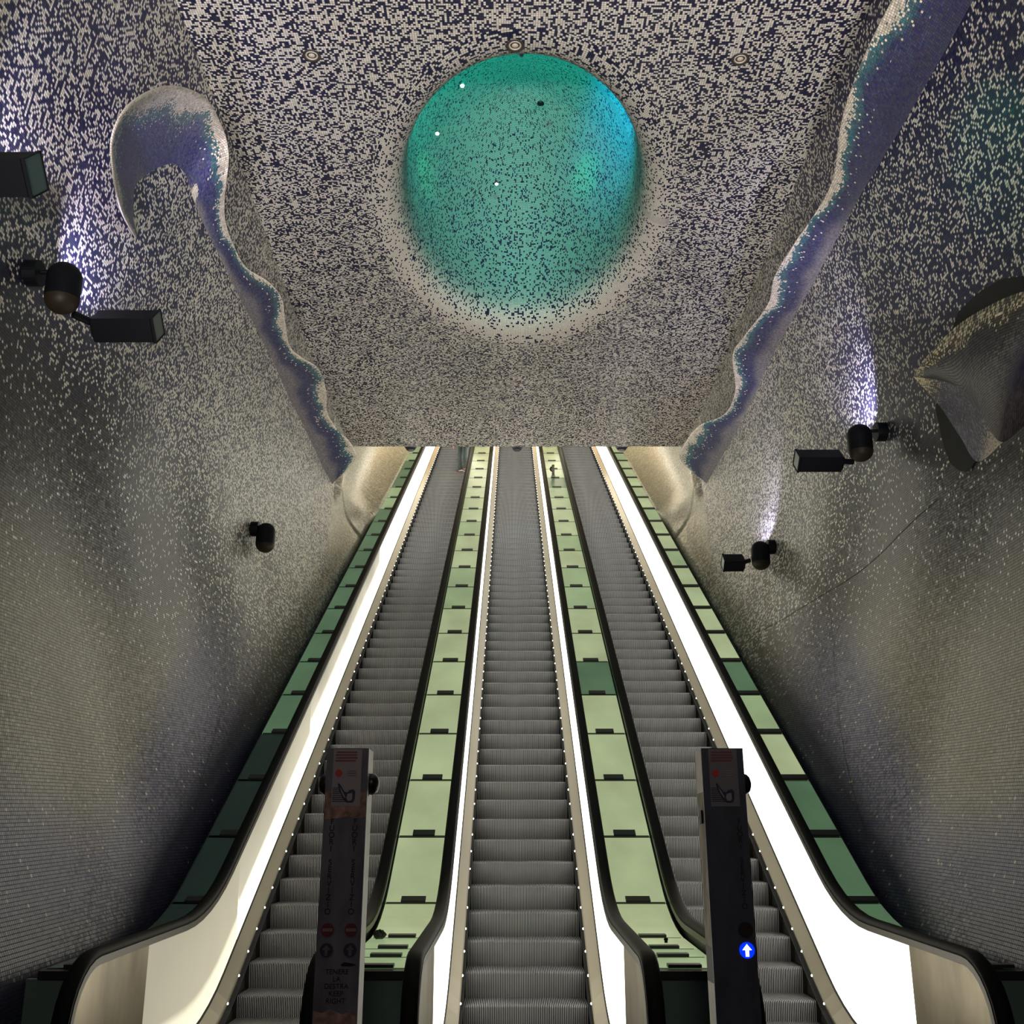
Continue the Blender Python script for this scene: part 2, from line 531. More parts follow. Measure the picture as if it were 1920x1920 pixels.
def handrail_mesh(x, w=.046, up=.022, dn=-.012):
    prof = [(-w, dn), (-w, up*.4), (-w*.7, up), (0, up*1.15), (w*.7, up), (w, up*.4), (w, dn)]
    rows = [[(x+dx, y+ny*d, z+nz*d) for dx, d in prof] for y, z, ny, nz in RAIL]
    return MB().grid(rows, closed=True)


def guide_mesh(x):
    prof = [(-.050, -.055), (-.050, -.014), (.050, -.014), (.050, -.055)]
    rows = [[(x+dx, y+ny*d, z+nz*d) for dx, d in prof] for y, z, ny, nz in RAIL]
    return MB().grid(rows, closed=True)


def newel_mesh(x, s):
    """steel cheek plate on the inner face of a newel, s = direction of the steps"""
    pts = [(7.12, .16), (7.12, .93)]
    pts += [(y-ny*.058, z-nz*.058) for y, z, ny, nz in RAIL if y <= 6.30]
    pts += [(6.9, .30), (7.0, .16)]
    mb = MB()
    a = [(x+s*.024, y, z) for y, z in pts]; b = [(x-s*.0, y, z) for y, z in pts]
    mb.face(a); mb.face(b[::-1])
    for i in range(len(pts)):
        k = (i+1) % len(pts); mb.face([a[i], a[k], b[k], b[i]])
    return mb


def escalator(cx, label, phase, lits, leds):
    t = thing('escalator', label, 'escalator', (cx, YB, 0), group='escalators side by side')
    inv = Matrix.Translation((-cx, -YB, 0))

    def put(mb, name, m, smooth=False, weld=False):
        o = mb.obj(name, m, t, smooth, weld); o.matrix_parent_inverse = inv; return o
    # steps
    n = 0; y = 8.96 - .3464*2 + phase
    while y < YTOP - .3 and n < 84:
        if y > 8.0:
            o = link('step', STEP, None, t); o.location = (0, y - YB, (y-YB)*T30 if y > YC else zs(y)); n += 1
        y += .3464
    for s in (-1, 1):
        ys = ys_path(6.2, YTOP)
        X = lambda v: cx + s*v
        # skirt wall and brush
        mb = MB(); strip(mb, [(X(.535), -.35), (X(.535), .075)], ys); put(mb, 'skirt', M_SKIRT)
        mb = MB(); strip(mb, [(X(.535), .03), (X(.497), .024), (X(.497), .014), (X(.535), .012)], ys); put(mb, 'skirt_brush', M_BRUSH)
        # inner decking: lip, slope, back joint
        mb = MB(); strip(mb, [(X(.535), .07), (X(.520), .072), (X(.518), .095), (X(.528), .10), (X(.612), .165)], ys)
        put(mb, 'inner_deck', M_STEEL)
        mb = MB(); strip(mb, [(X(.612), .165), (X(.617), .168), (X(.617), .18), (X(.63), .185)], ys); put(mb, 'joint_seal', M_BRUSH)
        # lit panels
        segs = [7.12, 9.4, 12.2, 15.0, 17.8, 20.6, 23.4, 26.2, 29.0, 33, YTOP]
        for k in range(len(segs)-1):
            a, b = segs[k]+.004, segs[k+1]-.004
            yy = ys_path(a, b)
            mb = MB(); pr = [(X(.622), .178), (X(.628), .55), (X(.634), .935), (X(.646), .935), (X(.640), .178)]; strip(mb, pr, yy)
            o = put(mb, 'light_panel', lits[s][min(k, len(lits[s])-1)])
            set_uv(o.data, [(y, v) for v in (0, .5, 1, 1, 0) for y in yy])
        put(guide_mesh(X(.655)), 'rail_guide', M_GUIDE)
        put(handrail_mesh(X(.655)), 'handrail', M_RUBBER, True)
        put(newel_mesh(X(.634), -s), 'newel_plate', M_NEWEL)
        put(newel_mesh(X(.676), s), 'newel_plate', M_NEWEL)
        # outer cladding below the deck
        mb = MB(); strip(mb, [(X(.664), -.3), (X(.664), .93)], ys_path(7.1, YTOP)); put(mb, 'outer_cladding', M_DARKB)
    mb = MB().box(cx-.5, cx+.5, 6.2, 8.05, -.03, 0.0); put(mb, 'comb_plate', M_STEEL)
    # step edge lights
    for s, cnt in leds:
        y = 7.05; pts = []
        while y < YTOP-1:
            pts.append(y); y += .262 if y > YC else .30
        for k, y in enumerate(pts[:cnt]):
            o = link('edge_led', LEDM, None, t); o.location = (s*.519, y-YB, zs(y)+.086); o.rotation_euler = (0, -s*math.pi/2, 0)
        rest = pts[cnt:]
        if rest:
            mb = MB()
            for y in rest:
                mb.lathe([(.009, 0), (.007, .006), (.0005, .009)], 6, Matrix.Translation((cx+s*.519, y, zs(y)+.086)) @ Matrix.Rotation(-s*math.pi/2, 4, 'Y'))
            o = put(mb, 'edge_led', LED); o['kind'] = 'stuff'
    return t


escalator(-1.84, 'escalator on the left, the one carrying a person near its top', .10,
          {-1: [LITD, LITN, LITM, LITM, LIT, LIT, LIT, LIT, LIT, LIT, LIT, LIT], 1: [LIT]}, [(-1, 96)])
escalator(0, 'escalator in the middle, between the two inner glass decks', .0,
          {-1: [LIT], 1: [LITW]}, [(-1, 49), (1, 49)])
escalator(1.84, 'escalator on the right, behind the sign pillar with the lit blue arrow', .05,
          {-1: [LIT], 1: [LITW, LITW, LITW, LITW, LITW, LITW, LITW, LITW, LITW]}, [(1, 96)])


# ------------------------------------------------------------------ glass decks between and beside the escalators
def deck(x0, x1, label, tones, clip):
    """x0<x1; tones = list of materials from the bottom panel upwards; clip=(fraction from x0, fraction to)"""
    t = thing('glass_deck', label, 'glass deck', ((x0+x1)/2, 6.5, 0), group='glass decks along the escalators')
    inv = Matrix.Translation((-(x0+x1)/2, -6.5, 0))

    def put(mb, name, m, parent=t):
        o = mb.obj(name, m, parent)
        o.matrix_parent_inverse = inv
        return o
    D = .88
    mb = MB(); ys = ys_path(6.46, YTOP)
    strip(mb, [(x0-.02, D-.16), (x0-.02, D-.022), (x1+.02, D-.022), (x1+.02, D-.16)], ys); put(mb, 'deck_frame', M_DARKB)
    edges = [6.50, 6.95, 7.34, 7.93]
    e = 8.755
    while e < 36: edges.append(e); e += .884
    edges.insert(4, 8.30) if False else None
    for k in range(len(edges)-1):
        a, b = edges[k]+.017, edges[k+1]-.017
        m = tones[min(k, len(tones)-1)]
        mb = MB(); yy = ys_path(a, b)
        rows = [[(x, y, zs(y)+D+dz) for y in yy] for x, dz in ((x0, -.02), (x0, 0), (x1, 0), (x1, -.02))]
        mb.grid(rows, flip=True)
        g = put(mb, 'glass_panel', m)
        y = edges[k]+.017; w = x1-x0; sl = (zs(y+.06)-zs(y))/.06
        cxa, cxb = x0+w*clip[0], x0+w*clip[1]
        p = []
        for dz in (.002, .020):
            for (xx, yy_) in ((cxa, y-.020), (cxb, y-.020), (cxb, y+.050), (cxa, y+.050)):
                p.append((xx, yy_, zs(y)+sl*(yy_-y)+D+dz))
        c = MB().hexa(p).obj('panel_clip', M_CLIP, g)
    # front
    mb = MB().box(x0 - (.2 if x0 < -2.7 else 0), x1 + (.2 if x1 > 2.7 else 0), 6.44, 6.47, .0, D-.05); put(mb, 'front_panel', M_GLASSF)
    mb = MB().box(x0-.01, x1+.01, 6.425, 6.50, D-.05, D-.005); put(mb, 'front_rail', M_CLIP)
    return t


deck(-2.84, -2.545, 'dim green glass deck strip between the left wall and the left escalator',
     [GD, GD, GD, GD, GD, GD, GD, GC_, GC_, GC_, GC_, GC_, GC_, GC_, GC_, GC_, GC_, GB, GB, GC_, GC_, GC_, GB, GB, GB, GC_, GB, GA, GB, GY, GY], (.35, .95))
deck(-1.125, -.715, 'lit green glass deck between the left and middle escalators',
     [GB, GB, GB, GA, GA, GA, GA, GA, GA, GA, GA, GB, GB, GA, GA, GB, GA, GA, GA, GA, GA, GA, GA, GA, GA, GA, GA, GY, GY, GY], (.30, .78))
deck(.715, 1.125, 'lit green glass deck between the middle and right escalators, a small post near its top',
     [GB, GB, GA, GA, GA, GA, GA, GA, GC_, GA, GA, GB, GB, GA, GB, GA, GA, GA, GB, GC_, GA, GA, GA, GB, GA, GY, GY, GY, GY, GY], (.22, .70))
deck(2.545, 2.84, 'green glass deck strip between the right escalator and the right wall',
     [GD, GD, GD, GC_, GC_, GC_, GA, GB, GC_, GA, GA, GA, GA, GB, GA, GA, GB, GA, GA, GA, GA, GA, GB, GA, GA, GA, GA, GY], (.08, .98))


# ------------------------------------------------------------------ wave shaped mosaic canopies on the walls
def bez(a, c, b, t): return tuple((1-t)**2*a[i] + 2*t*(1-t)*c[i] + t*t*b[i] for i in range(3))


def catmull(pts, n):
    out = []; m = len(pts)
    P = [Vector(p) for p in pts]
    for i in range(m-1):
        p0, p1, p2, p3 = P[max(0, i-1)], P[i], P[i+1], P[min(m-1, i+2)]
        for k in range(n):
            t = k/n
            out.append(.5*((2*p1) + (-p0+p2)*t + (2*p0-5*p1+4*p2-p3)*t*t + (-p0+3*p1-3*p2+p3)*t**3))
    out.append(P[-1]); return out


W_CREAM = (.62, .55, .47); W_TEAL = (.06, .14, .17); W_BLUE = (.045, .046, .115); W_GREY = (.175, .16, .18); W_GOLD = (.50, .42, .27)


def wave(base, rim, name, label, hood, side, sub=7, warm=0):
    B = catmull(base, sub); Rm = catmull(rim, sub); n = len(B); K = 18
    rows = []; cb = []; cl = []; de = []; uv = []
    u = 0; hv = [h for h in hood]
    H = []
    for i in range(len(base)-1):
        for k in range(sub): H.append(hv[i] + (hv[i+1]-hv[i])*k/sub)
    H.append(hv[-1])
    for i in range(n):
        if i: u += (Rm[i]-Rm[i-1]).length
        b, r = B[i], Rm[i]; h = H[i]
        c = b*.62 + r*.38 + Vector((side*.10*h, 0, .06 + .22*h))
        w = (r-b).length; row = []
        wob = .06*math.sin(u*2.3) + .05*math.sin(u*5.1+1) + .03*math.sin(u*11)
        for k in range(K+1):
            t = k/K; p = bez(b, c, r, t); row.append(p)
            q = t + wob
            rimw = .10 + .0*h
            d = ss(.84-.10*h, .95-.07*h, q)
            blue = mixc(W_BLUE, (.065, .068, .19), h)
            col = mixc(mixc(W_GREY, (.03, .03, .085), (ss(10.5, 8.5, r[1]) if side > 0 else 0)), blue, ss(.25-.3*h, .55-.35*h, q)); col = mixc(col, W_TEAL, ss(.70-.08*h, .84-.10*h, q))
            cr = mixc(W_CREAM, W_GOLD, warm)
            cb.append(col); cl.append(cr); de.append(min(1, d + .05*ss(.5, .7, q))); uv.append((u, t*w*1.1 + 7))
        # outer skin, a slab thickness behind the inner one
        un = (Rm[min(n-1, i+1)] - Rm[max(0, i-1)]).normalized()
        for k in range(K, -1, -2):
            a_ = Vector(row[max(0, k-1)]); b_ = Vector(row[min(K, k+1)]); nn = un.cross((b_-a_).normalized())
            nn = nn*side
            nn = nn.normalized() if nn.length > 1e-4 else Vector((0, 0, 1))
            row.append(tuple(Vector(row[k]) + nn*.010*min(1, k/8))); cb.append(W_CREAM); cl.append(W_CREAM); de.append(.6); uv.append((u, 9+k/K*w))
        rows.append(row)
    mb = MB().grid(rows, flip=(side > 0))
    me = mb.mesh(name, True); attrs(me, cb, cl, de); set_uv(me, uv)
    o = link(name, me, M_WAVE)
    return tag(o, label, 'wall sculpture', 'mosaic wave canopies on the walls')


Lb = [(-3.60, 8.46, 6.90), (-3.60, 8.42, 7.00), (-3.59, 8.40, 7.13), (-3.58, 8.43, 7.26), (-3.56, 8.52, 7.40), (-3.54, 8.68, 7.55), (-3.52, 8.92, 7.71), (-3.50, 9.15, 7.80), (-3.50, 9.32, 7.85),
      (-3.52, 9.65, 7.85), (-3.53, 10.1, 7.84), (-3.54, 10.45, 7.85), (-3.55, 10.8, 7.86), (-3.57, 11.3, 7.88), (-3.58, 11.7, 7.90), (-3.59, 12.2, 7.92), (-3.60, 12.7, 7.93), (-3.61, 13.3, 7.93), (-3.61, 13.8, 7.92), (-3.61, 14.2, 7.90),
      (-3.61, 14.9, 7.85), (-3.61, 15.7, 7.82), (-3.58, 16.5, 7.75), (-3.55, 17.1, 7.67), (-3.50, 17.8, 7.55), (-3.46, 18.15, 7.50)]
Lr = [(-3.58, 8.40, 6.83), (-3.35, 7.48, 6.54), (-3.20, 6.90, 6.52), (-3.10, 6.60, 6.64), (-3.00, 6.65, 6.96), (-2.95, 7.22, 7.55), (-2.95, 8.06, 8.09), (-3.00, 8.78, 8.30), (-3.00, 9.02, 8.19),
      (-3.02, 9.10, 7.98), (-3.18, 9.60, 7.96), (-3.27, 10.0, 7.97), (-3.30, 10.43, 7.96), (-3.28, 10.95, 7.96), (-3.09, 11.28, 7.95), (-3.02, 11.71, 7.95), (-3.11, 12.32, 7.95), (-3.21, 13.09, 7.95), (-3.12, 13.48, 7.95), (-2.95, 13.89, 7.95),
      (-2.99, 14.76, 7.95), (-3.12, 15.59, 7.95), (-3.08, 16.38, 7.94), (-2.97, 17.0, 7.95), (-2.96, 17.75, 7.93), (-3.22, 18.10, 7.73)]
Lh = [.0, .5, .9, 1, 1, 1, 1, .9, .7, .5, .35, .2, .1, 0, 0, 0, 0, 0, 0, 0, 0, 0, 0, 0, 0, 0]
wave(Lb, Lr, 'wave_canopy', 'mosaic wave canopy on the left wall, curling into a round hood at its near end', Lh, -1)
Rb = [(3.48, 5.6, 7.75), (3.49, 6.5, 7.76), (3.50, 7.3, 7.74), (3.52, 8.04, 7.73), (3.54, 8.6, 7.74), (3.55, 9.2, 7.76), (3.56, 9.8, 7.79), (3.58, 10.5, 7.81), (3.59, 11.0, 7.82), (3.60, 11.8, 7.84), (3.62, 12.7, 7.86), (3.63, 13.6, 7.85),
      (3.63, 14.4, 7.75), (3.63, 15.2, 7.66), (3.60, 16.2, 7.60), (3.58, 16.8, 7.57), (3.53, 17.5, 7.47), (3.48, 17.9, 7.41)]
Rr = [(3.0, 5.5, 7.95), (2.94, 6.3, 7.95), (2.90, 7.0, 7.95), (2.91, 7.6, 7.95), (2.98, 8.25, 7.95), (3.16, 9.06, 7.95), (3.18, 9.61, 7.95), (3.11, 10.37, 7.95), (3.07, 11.13, 7.95), (3.16, 11.87, 7.95), (3.06, 12.79, 7.95), (3.03, 13.41, 7.95),
      (3.28, 14.45, 7.85), (3.33, 15.5, 7.88), (3.05, 16.20, 7.95), (2.95, 16.98, 7.95), (2.98, 17.85, 7.93), (3.30, 17.95, 7.62)]
wave(Rb, Rr, 'wave_canopy', 'long mosaic wave canopy running along the right wall under the ceiling', [0]*18, 1)


# right hand near fin
RING = [(8.65, 5.25), (8.63, 4.96), (8.56, 4.70), (8.42, 4.58), (8.27, 4.52), (8.05, 4.60), (7.4, 4.85), (6.8, 5.05), (6.5, 5.2), (6.5, 5.35), (6.71, 5.5), (6.91, 5.62), (7.19, 5.75), (7.53, 5.83), (7.93, 5.85), (8.2, 5.72), (8.45, 5.5)]


def fin():
    t = thing('mosaic_fin', 'pointed mosaic fin with gold rim jutting from the right wall near the frame edge', 'wall sculpture', (3.5, 7, 4.8))
    inv = Matrix.Translation((-3.5, -7, -4.8))
    U = catmull([(3.32, 8.10, 5.32), (3.22, 7.62, 5.26), (3.10, 6.78, 5.13), (2.98, 5.97, 4.90), (2.90, 5.42, 4.70), (2.84, 5.05, 4.52)], 8)
    Wl = catmull([(3.32, 8.10, 5.32), (3.22, 7.30, 4.93), (3.18, 6.89, 4.66), (3.16, 6.66, 4.40), (3.24, 6.59, 4.18), (3.42, 6.45, 4.34)], 8)
    Wl2 = catmull([(3.32, 8.10, 5.32), (3.42, 7.90, 4.98), (3.46, 7.68, 4.62), (3.50, 7.53, 4.36), (3.24, 6.59, 4.18)], 10)
    n = len(U); K = 16; rows = []; cb = []; cl = []; de = []; uv = []; u = 0
    for i in range(n):
        a, b = U[i], Wl[i]; w = (b-a).length; row = []
        if i: u += (U[i]-U[i-1]).length
        c = (a+b)/2 + Vector((-.10, -.06, -.02))*min(1, w*1.5)
        for k in range(K+1):
            s = k/K; row.append(bez(a, c, b, s)); d_abs = s*w
            f = ss(.20, .10, d_abs + .03*math.sin(u*7) + .02*math.sin(u*17))
            col = mixc((.022, .026, .026), (.020, .018, .036), ss(.1, .4, s)); col = mixc(col, (.055, .045, .05), ss(.45, .8, s))
            cb.append(mixc(col, (.10, .085, .05), f)); cl.append((.95, .82, .55)); de.append(.50*f); uv.append((u, d_abs))  # gold rim tiles, lightened so their glints are in the colour
        rows.append(row)
    me = MB().grid(rows).mesh('fin_shell', True); attrs(me, cb, cl, de); set_uv(me, uv)
    o = link('fin_shell', me, M_FIN, t); o.matrix_parent_inverse = inv
    # inner lip
    m2 = len(Wl2); Wf = catmull([(3.32, 8.10, 5.32), (3.22, 7.30, 4.93), (3.18, 6.89, 4.66), (3.16, 6.66, 4.40), (3.24, 6.59, 4.18)], 10)
    rows = []; cb = []; cl = []; de = []; uv = []; u = 0
    for i in range(m2):
        a, b = Wf[i], Wl2[i]; row = []; w = (b-a).length
        if i: u += (Wl2[i]-Wl2[i-1]).length
        for k in range(9):
            s = k/8; row.append(tuple(a*(1-s)+b*s))
            e = i/(m2-1)
            f = max(ss(.22, .05, e), ss(.80, .93, e + .1*s))
            cb.append(mixc((.05, .05, .10), (.12, .10, .05), ss(.25, .1, e))); cl.append(mixc(mixc((.8, .7, .4), (.17, .16, .28), ss(.1, .3, e)), (.75, .62, .52), ss(.7, .9, e))); de.append(.30 + .62*f); uv.append((u, s*w + 3))
        rows.append(row)
    me = MB().grid(rows).mesh('fin_lip', True); attrs(me, cb, cl, de); set_uv(me, uv)
    o = link('fin_lip', me, M_FIN, t); o.matrix_parent_inverse = inv
    # root joining the rim to the wall
    mb = MB(); mb.grid([[tuple(p + Vector((.012, 0, -.01))) for p in U], [(wallx2(p.y, p.z)-.03, p.y+.02, p.z-.02) for p in U]])
    o = mb.obj('fin_root', mat('fin_root_tile', (.012, .010, .009), .7), t); o.matrix_parent_inverse = inv
    # dark hollow behind the fin: shade laid on the wall as a black sheet
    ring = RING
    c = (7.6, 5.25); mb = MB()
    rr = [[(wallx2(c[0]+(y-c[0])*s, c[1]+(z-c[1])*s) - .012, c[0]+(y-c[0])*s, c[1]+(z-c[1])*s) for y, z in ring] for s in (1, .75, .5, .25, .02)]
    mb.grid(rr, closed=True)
    o = mb.obj('hollow_shade', mat('hollow_shade_black', (.006, .005, .005), .8), t); o.matrix_parent_inverse = inv


fin()


# ------------------------------------------------------------------ wall lamps
def bullet(loc, side, label, power, dy=.14):
    x, y, z = loc
    t = thing('wall_spotlight', label, 'spotlight', (side*wallx2(y, z+.12), y, z+.12), group='black wall spotlights')
    inv = Matrix.Translation(-Vector((side*wallx2(y, z+.12), y, z+.12)))
    wx = side*wallx2(y, z+.12)

    def put(mb, name, m, smooth=False):
        o = mb.obj(name, m, t, smooth); o.matrix_parent_inverse = inv; return o
    r = .125
    prof = [(.001, -.205)] + [(r*math.sin(a), -.09 - .115*math.cos(a)) for a in [math.pi/2*i/7 for i in range(1, 8)]]
    up = [(r, -.09), (r*1.01, .085)] + [(r*1.0*math.cos(a), .085 + .115*math.sin(a)) for a in [math.pi/2*i/7 for i in range(1, 7)]] + [(.001, .2)]
    M = Matrix.Translation((x, y, z))
    put(MB().lathe(prof, 24, M), 'lower_cap', mat('brown_cap', (.018, .013, .008), .5, spec=.15), True)
    put(MB().lathe(up, 24, M), 'housing', M_DARK, True)
    put(MB().tube([(x, y, z+.13), (wx-side*.05, y, z+.13)], .017), 'arm', M_DARK)
    Mx = Matrix.Translation((wx-side*.06, y, z+.12)) @ Matrix.Rotation(math.pi/2, 4, 'Y')
    o = put(MB().lathe([(.001, -.05), (.10, -.05), (.10, .05), (.001, .05)], 24, Mx), 'wall_plate', M_DARK)
    if power:
        lamp('spotlight_beam', 'SPOT', (x-side*.06, y+dy, z+.20-dy*.25), power*2.4, (.72, .68, 1.0), (wx+side*.1, y+dy+.86, z+1.9), spot_size=math.radians(95), spot_blend=.8, shadow_soft_size=.03)


bullet((-3.45, 6.87, 5.50), -1, 'black bullet spotlight on the left wall nearest the camera, beside a box lamp', 60, .50)
bullet((-3.40, 13.24, 5.23), -1, 'black bullet spotlight alone on the left wall, far down by the escalator', 0)
bullet((3.51, 10.04, 5.42), 1, 'larger black bullet spotlight on the right wall, below the purple glow', 75)
bullet((3.30, 13.67, 5.09), 1, 'smaller black bullet spotlight low on the right wall, the farther one', 45)


def boxlamp(xin, L, y, z, side, label, to, k0=1.0):
    """prism lamp head rolled about its axis, held by a short arm that ends at the point 'to'"""
    t = thing('box_floodlight', label, 'floodlight', (side*(xin+L), y, z), group='black box floodlights')
    inv = Matrix.Translation((-side*(xin+L), -y, -z))

    def put(mb, name, m):
        o = mb.obj(name, m, t); o.matrix_parent_inverse = inv; return o
    R = Matrix.Translation((side*xin, y, z)) @ Matrix.Rotation(math.radians(45), 4, 'X')
    a, b = .092*k0, .085*k0

    def ring(x, k): return [tuple(R @ Vector((side*x, u*a*k, v*b*k))) for u, v in ((-1, -1), (1, -1), (1, 1), (-1, 1))]
    mb = MB(); rows = [ring(.0, 1.0), ring(0, 1.07), ring(.02, 1.07), ring(.03, 1), ring(L, 1), ring(L+.03, .6)]
    mb.grid(rows, closed=True); mb.face(rows[-1]); put(mb, 'housing', M_DARK)
    put(MB().face(ring(.006, 1.0)), 'lens', mat('grey_lens', (.045, .052, .048), .35))
    put(MB().tube([(side*(xin+L*.95), y, z), to], .03), 'arm', M_DARK)
    return t


boxlamp(2.85, .46, 10.12, 5.25, 1, 'black box floodlight beside the larger spotlight on the right wall', (3.46, 10.16, 5.25))
boxlamp(2.82, .28, 13.90, 5.04, 1, 'black box floodlight beside the smaller, farther spotlight on the right wall', (3.18, 13.80, 5.05))
boxlamp(2.84, .48, 7.22, 5.36, -1, 'black box floodlight on the left wall just right of the nearest spotlight', (-3.42, 7.02, 5.36), 1.12)
boxlamp(2.82, .60, 5.09, 5.26, -1, 'black box floodlight cut off by the left edge of the photo', (-3.74, 5.09, 5.32), 1.22)
lamp('spotlight_beam', 'SPOT', (-3.25, 6.0, 5.6), 110, (.76, .74, 1.0), (-3.9, 7.0, 8.2), spot_size=math.radians(60), spot_blend=.8, shadow_soft_size=.03)
# green spill on the right wall from a coloured projector
lamp('projector_green', 'SPOT', (.3, 9.05, 9.02), 130, (.0, .75, .45), (3.64, 6.87, 6.55), spot_size=math.radians(18), spot_blend=1, shadow_soft_size=.05)

# ------------------------------------------------------------------ small fittings of the ceiling
M_RING = mat('ring_dark', (.03, .026, .022), .5); M_PLATE = mat('cream_plate', (.42, .36, .30), .5)
for (x, y, lab) in ((-2.11, 8.58, 'left'), (-.08, 8.44, 'middle'), (2.18, 8.63, 'right')):
    t = thing('ceiling_downlight', 'round unlit downlight in the ceiling, the %s one of three in a row' % lab, 'downlight', (x, y, ZC), group='round downlights in the ceiling')
    MB().lathe([(.070, 0), (.090, -.004), (.092, -.010), (.075, -.013), (.060, .0)], 32).obj('outer_ring', M_RING, t, True)
    MB().lathe([(.060, -.002), (.064, -.010), (.052, -.012), (.046, -.002)], 32).obj('trim_ring', M_PLATE, t, True)
    MB().lathe([(.046, -.003), (.032, -.004)], 24).obj('reflector', M_RING, t)
    MB().lathe([(.032, -.006), (.024, -.014), (.001, -.018)], 24).obj('lamp_face', M_PLATE, t, True)


def dome_hit(px, py, pz, off=.03):
    """point on the shell surface below direction from the well centre; here: snap radially"""
    return px, py, pz


for (p, lab, c) in (((-.70, 10.30, 10.02), 'green led spot high on the left of the domed light well', (.75, 1, .85)),
                    ((-1.06, 11.20, 10.02), 'blue led spot on the left of the domed light well', (.6, .85, 1)),
                    ((-.34, 13.35, 10.72), 'bright green led spot near the middle of the domed light well', (.8, 1, .85))):
    t = thing('led_spot', lab, 'led light', p)
    MB().lathe([(.03, .02), (.032, 0), (.028, -.008), (.024, -.008)], 20).obj('bezel', M_RING, t, True)
    MB().lathe([(.026, -.004), (.020, -.02), (.010, -.028), (.001, -.030)], 18).obj('lens', mat('led_lens', (.8, .9, .85), .3, emit=c, es=14), t, True)
t = thing('vent_cap', 'small dark round vent in the domed light well', 'vent', (.28, 11.9, 11.0))
MB().lathe([(.001, .01), (.045, .01), (.05, -.005), (.001, -.012)], 18).obj('cap', M_DARK, t, True)

for (x, lab) in ((-2.30, 'left'), (0.0, 'middle'), (2.26, 'right')):
    t = thing('hanging_lamp', 'dark hanging lamp peeping under the far ceiling edge, the %s of three' % lab, 'lamp', (x, 20.9, 9.30), group='lamps behind the far ceiling edge')
    MB().lathe([(.001, .12), (.03, .12), (.03, .04), (.135, .0), (.135, -.06), (.085, -.13), (.085, -.05), (.001, -.02)], 20).obj('shade', mat('navy_shade', (.02, .02, .035), .4), t, True)
    MB().lathe([(.086, -.132), (.075, -.142), (.001, -.142)], 20).obj('rim', mat('lamp_rim', (.03, .03, .045), .4), t)
    MB().tube([(0, 0, .1), (0, 0, .45)], .012).obj('rod', M_DARK, t)

# ------------------------------------------------------------------ wall seams
M_SEAM = mat('seam', (.03, .028, .024), .8)


def seam(pts, side, n):
    P = catmull([(0, y, z) for y, z in pts], 8); mb = MB(); w = .0035 if n == 1 else .0018
    a = []; b = []
    for i, p in enumerate(P):
        d = (P[min(len(P)-1, i+1)] - P[max(0, i-1)]).normalized(); nrm = Vector((0, -d.z, d.y))*w
        for l, q in ((a, p+nrm), (b, p-nrm)): l.append((side*(wallx2(q.y, q.z)-.004), q.y, q.z))
    mb.grid([a, b], flip=side > 0); return struct(mb.obj('trim_%d' % n, M_SEAM))


seam([(8.79, 4.46), (10.1, 4.34), (11.4, 4.2), (12.61, 4.06), (13.4, 3.98)], 1, 1)
seam([(12.45, 6.9), (12.37, 5.83), (11.9, 4.6), (11.2, 3.4), (10.3, 2.3), (9.4, 1.5)], 1, 2)
seam([(12.69, 6.83), (12.94, 6.09), (12.77, 5.52), (11.87, 3.96), (11.19, 2.96), (10.0, 1.95)], -1, 3)

# ------------------------------------------------------------------ sign pillars
M_SIGN = mat('dark_sign_face', (.07, .07, .095), .45, noise=((9, 9, 4), .75, 1.3))
M_SIGNR = mat('worn_sign_face', (.17, .15, .18), .5, noise=((7, 7, 3), .5, 1.5))
M_SIDE = mat('cream_side', (.90, .86, .74), .5, noise=((4, 4, 3), .85, 1.1))
M_SIDEW = mat('worn_side', (.36, .26, .16), .6, noise=((14, 14, 5), .35, 1.7))
M_STK = mat('grey_sticker', (.42, .35, .36), .5); M_REDT = mat('red_print', (.32, .07, .08), .5); M_RED = mat('red_disc', (.75, .05, .04), .45)
M_NAVYP = mat('navy_print', (.03, .035, .09), .5); M_BLUEP = mat('blue_disc', (.03, .036, .075), .4); M_BLK = mat('black_letters', (.004, .004, .005), .6)
M_GREYP = mat('grey_print', (.27, .23, .24), .5); M_DISCR = mat('dim_red_disc', (.17, .02, .028), .45); M_BAR = mat('pale_bar', (.27, .18, .19), .5)
M_RIM = mat('sign_rim', (.17, .14, .15), .45)
M_BLIT = mat('lit_blue', (.0, .02, .5), .4, emit=(.0, .03, 1.0), es=1.1); M_WLIT = mat('lit_white', (.9, .95, 1), .4, emit=(.85, .95, 1), es=3.5)
M_RUST = mat('rust', (.42, .24, .18), .7, noise=((22, 22, 22), .3, 1.6))


def text(s, size, x, z, m, parent, name='lettering', yoff=-.0025, space=1.0, line=1.0, align='CENTER'):
    c = bpy.data.curves.new('lettering', 'FONT'); c.body = s; c.size = size; c.align_x = align; c.align_y = 'TOP'
    c.space_line = line; c.space_character = space; c.extrude = .0004; c.fill_mode = 'FRONT'
    o = bpy.data.objects.new('tmp', c); COL.objects.link(o)
    dg = bpy.context.evaluated_depsgraph_get(); me = bpy.data.meshes.new_from_object(o.evaluated_get(dg))
    bpy.data.objects.remove(o); bpy.data.curves.remove(c)
    ob = link(name, me, m, parent); ob.location = (x, yoff, z); ob.rotation_euler = (math.pi/2, 0, 0)
    return ob


